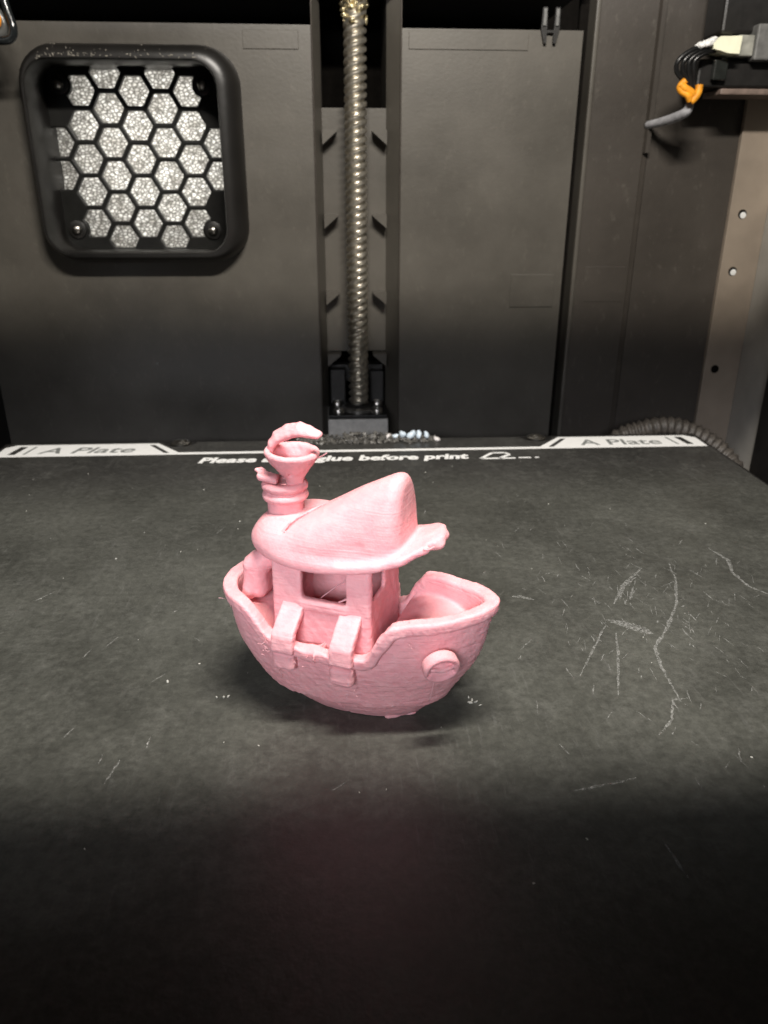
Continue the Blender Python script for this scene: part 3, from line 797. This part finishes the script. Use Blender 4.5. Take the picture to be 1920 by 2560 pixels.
for i, (c, r, lb) in enumerate(chips):
    b = MB().blob((0, 0, 0), r*.8, (1.25, .7, .85), .3, rr, 2).build('filament_chip', CHIP if i < 5 else plain('chip_pale', (.72, .68, .66), .4), smooth=True)
    b.location = Vector(c)*MM; tag(b, lb, 'chip', 'pale filament chips behind the plate')
# specks on the plate
mb = MB()
for i in range(90):
    x, y = rr.uniform(-110, 120), rr.uniform(75, 250)
    mb.blob((x, y, .08), rr.choice((.08, .1, .12, .15, .22)), (1.6, .9, .5), .3, rr)
for x, y in ((-23.5, 119), (-22.2, 118.8), (-21.6, 119), (-33.5, 124.5), (22.5, 116.5), (23.2, 115.6), (23.8, 115), (24.3, 114), (22.9, 114.8)):
    mb.blob((x+rr.uniform(-.2, .2), y+rr.uniform(-.2, .2), .12), rr.uniform(.22, .4), (1.5, .8, .5), .3, rr)
tag(mb.build('specks', plain('speck_pale', (.55, .54, .48), .6)), 'tiny pale specks scattered over the dark plate', 'specks', kind='stuff')

# ---------- right side: rail, connector, wires, hose ----------
def build_rail():
    O = (165, YW-2, -60)
    o = empty('metal_rail', O, 'tall beige metal rail with small screw holes at the right edge', 'rail')
    MB().box((157.2, YW-2.4, -70), (172.6, YW-.1, 170), .2).build('face_plate', RAILM, o, off=O)
    MB().box((172.7, 296, -70), (174.5, YW-.2, 122), .2).build('flange', RAILL, o, off=O)
    for x, z in ((162.5, 78), (162.4, 56.1), (161.9, 15.7)):
        h = empty('x', (0, 0, 0), None, None); bpy.data.objects.remove(h)
        a = MB().lathe([(1.75, 0), (1.75, -.12)], (x, YW-2.41, z), 1, 18).build('hole_shade', VOID, o, off=O)  # black disc painting the shade inside the hole
        if z > 20: MB().lathe([(1.25, 0), (1.1, -.12), (.4, -.16)], (x+.35, YW-2.54, z-.45), 1, 14).build('painted_glint', PLUGW, a, off=(0, 0, 0)).location = (-(Vector(O))*MM)  # pale disc painting the bright spot seen in the hole
build_rail()
def build_carriage():
    O = (150, 312, 122)
    o = empty('motor_housing', O, 'black housing with grey side cover above the rail at the top right', 'housing')
    MB().box((135, 303, 137), (176, 318, 172), 1).build('body', BLACK, o, off=O)
    MB().box((146.2, 299, 128.5), (176, 312, 139.5), .6).build('side_cover', GREY, o, off=O)
    MB().box((129, 303.5, 120.5), (176, 317, 129.4), .8).build('lower_body', BLACK, o, off=O)
    MB().box((138, 303, 118.2), (178, 318, 120.2), .5).build('lower_lip', plain('lip_tan', (.20, .15, .125), .5), o, off=O)
    MB().box((133.5, 301, 122.5), (138.5, 303.4, 129), .5).build('latch', plain('latch_black', (.02, .022, .02), .25), o, off=O)
    MB().box((140.2, 300, 129.8), (146.1, 311, 136.2), .4).build('socket', plain('socket_grey', (.33, .33, .29), .5), o, off=O)
build_carriage()
def build_wires():
    O = (132, 300, 130)
    o = empty('wire_harness', O, 'bundle of black wires with white plug and orange sleeve at the top right', 'wire harness')
    b = MB()
    b.prism([(130.2, 133.6), (132.6, 135.2), (140.1, 135.4), (139.9, 130.0), (136, 130.2), (132.8, 131.0), (130.6, 131.4)], 1, 297, 306).build('plug', PLUG, o, off=O)
    m = MB(); r3 = random.Random(9)
    for i in range(26): m.blob((125.6+5.4*i/25+r3.uniform(-.3, .3), 298.5+r3.uniform(-1.2, 1), 132.2+2.0*i/25+r3.uniform(-.5, .5)), r3.uniform(.7, 1.2), (1.3, 1, .8), .2, r3)
    m.build('glue_blob', PLUGW, o, True, O)
    for k, dx in enumerate((0, 2.0, 3.9, 5.6)):
        MB().tube([(129.5+.5*dx, 298.5+.3*k, 132.2-.3*k), (124+dx*.9, 298+.3*k, 131.3-.2*k), (119.4+dx*1.1, 298+.4*k, 128.2), (119.2+dx*1.15, 298.5+.3*k, 125.0), (122.4+dx*.75, 299+.3*k, 121.6), (124.5+dx*.4, 299.5+.2*k, 117.5), (125.8+dx*.15, 300, 114.5)], .85, 10, 7).build('wire', WIRE, o, True, O)
    # knotted orange sleeve
    s = MB()
    s.tube([(120.6, 297, 120.6), (122.4, 296.6, 119.2), (124.2, 296.6, 118.4), (125.6, 296.8, 117.2)], 1.35, 10, 5)
    s.tube([(122.2, 297, 121.8), (120.6, 297.2, 119.9), (121.4, 297, 118.4), (123.4, 296.4, 117.2), (124.7, 296.6, 115.4)], 1.15, 10, 5)
    s.tube([(127.4, 297.2, 120.4), (127.2, 296.8, 118.2), (126.2, 296.5, 116.4), (125.0, 296.8, 115.2)], 1.3, 10, 5)
    s.build('sleeve', ORANGE, o, True, O)
    MB().tube([(126.3, 300, 115.0), (125.4, 300.5, 112.4), (123.6, 307, 110.9), (121.4, 315, 110), (119.8, 321.5, 109.7)], [1.4, 1.7, 1.7, 1.5, 1.4], 12, 6).build('sheath', SHEATH, o, True, O)
build_wires()
def build_hose():
    O = (134, 292, -20)
    o = empty('corrugated_hose', O, 'dark corrugated hose arching behind the right corner of the plate', 'hose')
    P = [(100, 300, -22), (112.6, 294, -7), (120.7, 292, -2.9), (132, 292, -1.2), (143, 291, -4.2), (152.5, 288, -10), (158.5, 282, -18), (161, 270, -30)]
    P = [Vector(p) for p in P]; Q = []
    for i in range(len(P)-1):
        p0, p1, p2, p3 = P[max(i-1, 0)], P[i], P[i+1], P[min(i+2, len(P)-1)]
        for k in range(16):
            t = k/16; Q.append(.5*((2*p1)+(p2-p0)*t+(2*p0-5*p1+4*p2-p3)*t*t+(3*p1-p0-3*p2+p3)*t**3))
    MB().tube(Q, [3.9+.55*math.sin(i*2*math.pi/4) for i in range(len(Q))], 14, 1).build('hose_body', HOSE, o, True, O)
build_hose()
def build_left_clip():
    O = (-107, 300, 142)
    o = empty('cable_clip', O, 'glossy black cable loop with orange core in the top left corner', 'cable')
    MB().tube([(-112, 301, 150), (-106.6, 300, 146), (-104.8, 299.5, 140), (-103.6, 299, 135), (-104.6, 299, 132.2), (-107.5, 299, 131.4), (-112, 299, 131.6)], 1.3, 10, 6).build('cable', plain('gloss_black', (.014, .016, .017), .15), o, True, O)
    MB().tube([(-113, 302, 147), (-109.5, 301, 141), (-107.2, 301, 137), (-108.4, 301, 133.6), (-113, 301, 132.8)], 1.5, 10, 6).build('cable', plain('smoke_grey', (.10, .10, .095), .3), o, True, O)
    MB().blob((-108.6, 299.6, 137.0), 1.7, (.8, .8, 1.5), .1, random.Random(2), 2).build('core', ORANGE, o, True, O)
build_left_clip()
def build_clip():
    O = (79.5, YW-1, 140)
    o = empty('small_clip', O, 'small two pronged black clip hooked over the panel top edge', 'clip')
    for dx in (-2.3, 2.3):
        MB().prism([(79.5+dx-.8, 147.5), (79.5+dx+.8, 147.5), (79.5+dx+1.1, 140.8), (79.5+dx*.75+.5, 136.2), (79.5+dx*.75-.4, 136.2), (79.5+dx-1.1, 140.8)], 1, YW-1.6, YW-.1).build('prong', BLACK, o, off=O)
        MB().box((79.5+dx-.6, YW-2.2, 141.6), (79.5+dx+.6, YW-1.7, 147.0), .2).build('prong_rib', GREY, o, off=O)
    MB().box((77.2, YW-1.4, 139.4), (81.8, YW-.12, 140.5), .2).build('bridge', BLACK, o, off=O)
build_clip()

# ---------- the boat ----------
boat = empty('toy_boat', (2.5, 117.4, 0), 'pink plastic toy tugboat with a warped roof and torn chimney on the plate', 'toy boat', math.radians(-23))
PARTS = {}
for name, fn, lo, hi in SPEC:
    V, Q = sdf_mesh(fn, lo, hi, .22)
    par = boat
    if name == 'hood': par = PARTS['funnel']
    if name == 'broken_ledge': par = PARTS['collar']
    if name == 'knob': par = PARTS['strap']
    PARTS[name] = pydata(name, V, Q, PINK, par, True)
PARTS['roof']['label'] = 'warped domed roof with a drooping ragged brim'
PARTS['funnel']['label'] = 'flared funnel torn open under a curled hood'
rr = random.Random(31); mb = MB()
def fuzz(c, n, sp, L_):
    for i in range(n):
        p = Vector(c)+Vector((rr.gauss(0, sp), rr.gauss(0, sp*.4), rr.gauss(0, sp)))
        q = p+Vector((rr.uniform(-1, 1), rr.uniform(-1.2, .2), rr.uniform(-.8, .8)))*L_
        mb.tube([p, (p+q)/2+Vector((0, -.2*L_, .2*L_)), q], .05, 5, 3)
fuzz((-12.2, -11.6, 16.8), 7, .35, .7); fuzz((-11.6, -12.2, 15.2), 7, .35, .7); fuzz((-21, -5, 18.5), 5, .8, .9)
fuzz((3.2, -10.4, 9.4), 5, .6, .7); fuzz((-10.5, -9.8, 9.5), 5, .7, .7); fuzz((-3, -12, 15.2), 5, 1.5, .6); fuzz((12, -9.6, 19.6), 4, 1.6, .6); fuzz((-15.5, -1, 42.2), 5, .5, .9)
mb.tube([(-5.5, -5.5, 22), (-3, -1, 23.5), (0, 3, 25)], .1, 5, 4); mb.tube([(-1.2, -6.4, 22.8), (.2, -5, 23.6), (1.0, -3, 23.2)], .16, 5, 4); mb.tube([(-.8, -6.6, 23.4), (.6, -6, 23.9), (1.4, -5, 23.6)], .16, 5, 4)
mb.tube([(-6.8, .4, 45.6), (-5.6, -.2, 46.4), (-4.9, -.4, 46.9)], .1, 5, 3)
mb.tube([(13.6, -6.4, 35.2), (14.6, -6.6, 35.6), (15.3, -6.4, 36.1)], [.25, .16, .08], 6, 3)
mb.tube([(16.6, -8.8, 14.2), (16.2, -8.4, 11.5), (15.5, -7.6, 8.5)], [.16, .11, .06], 6, 4)
mb.build('strands', PINK, boat, True)['kind'] = 'stuff'
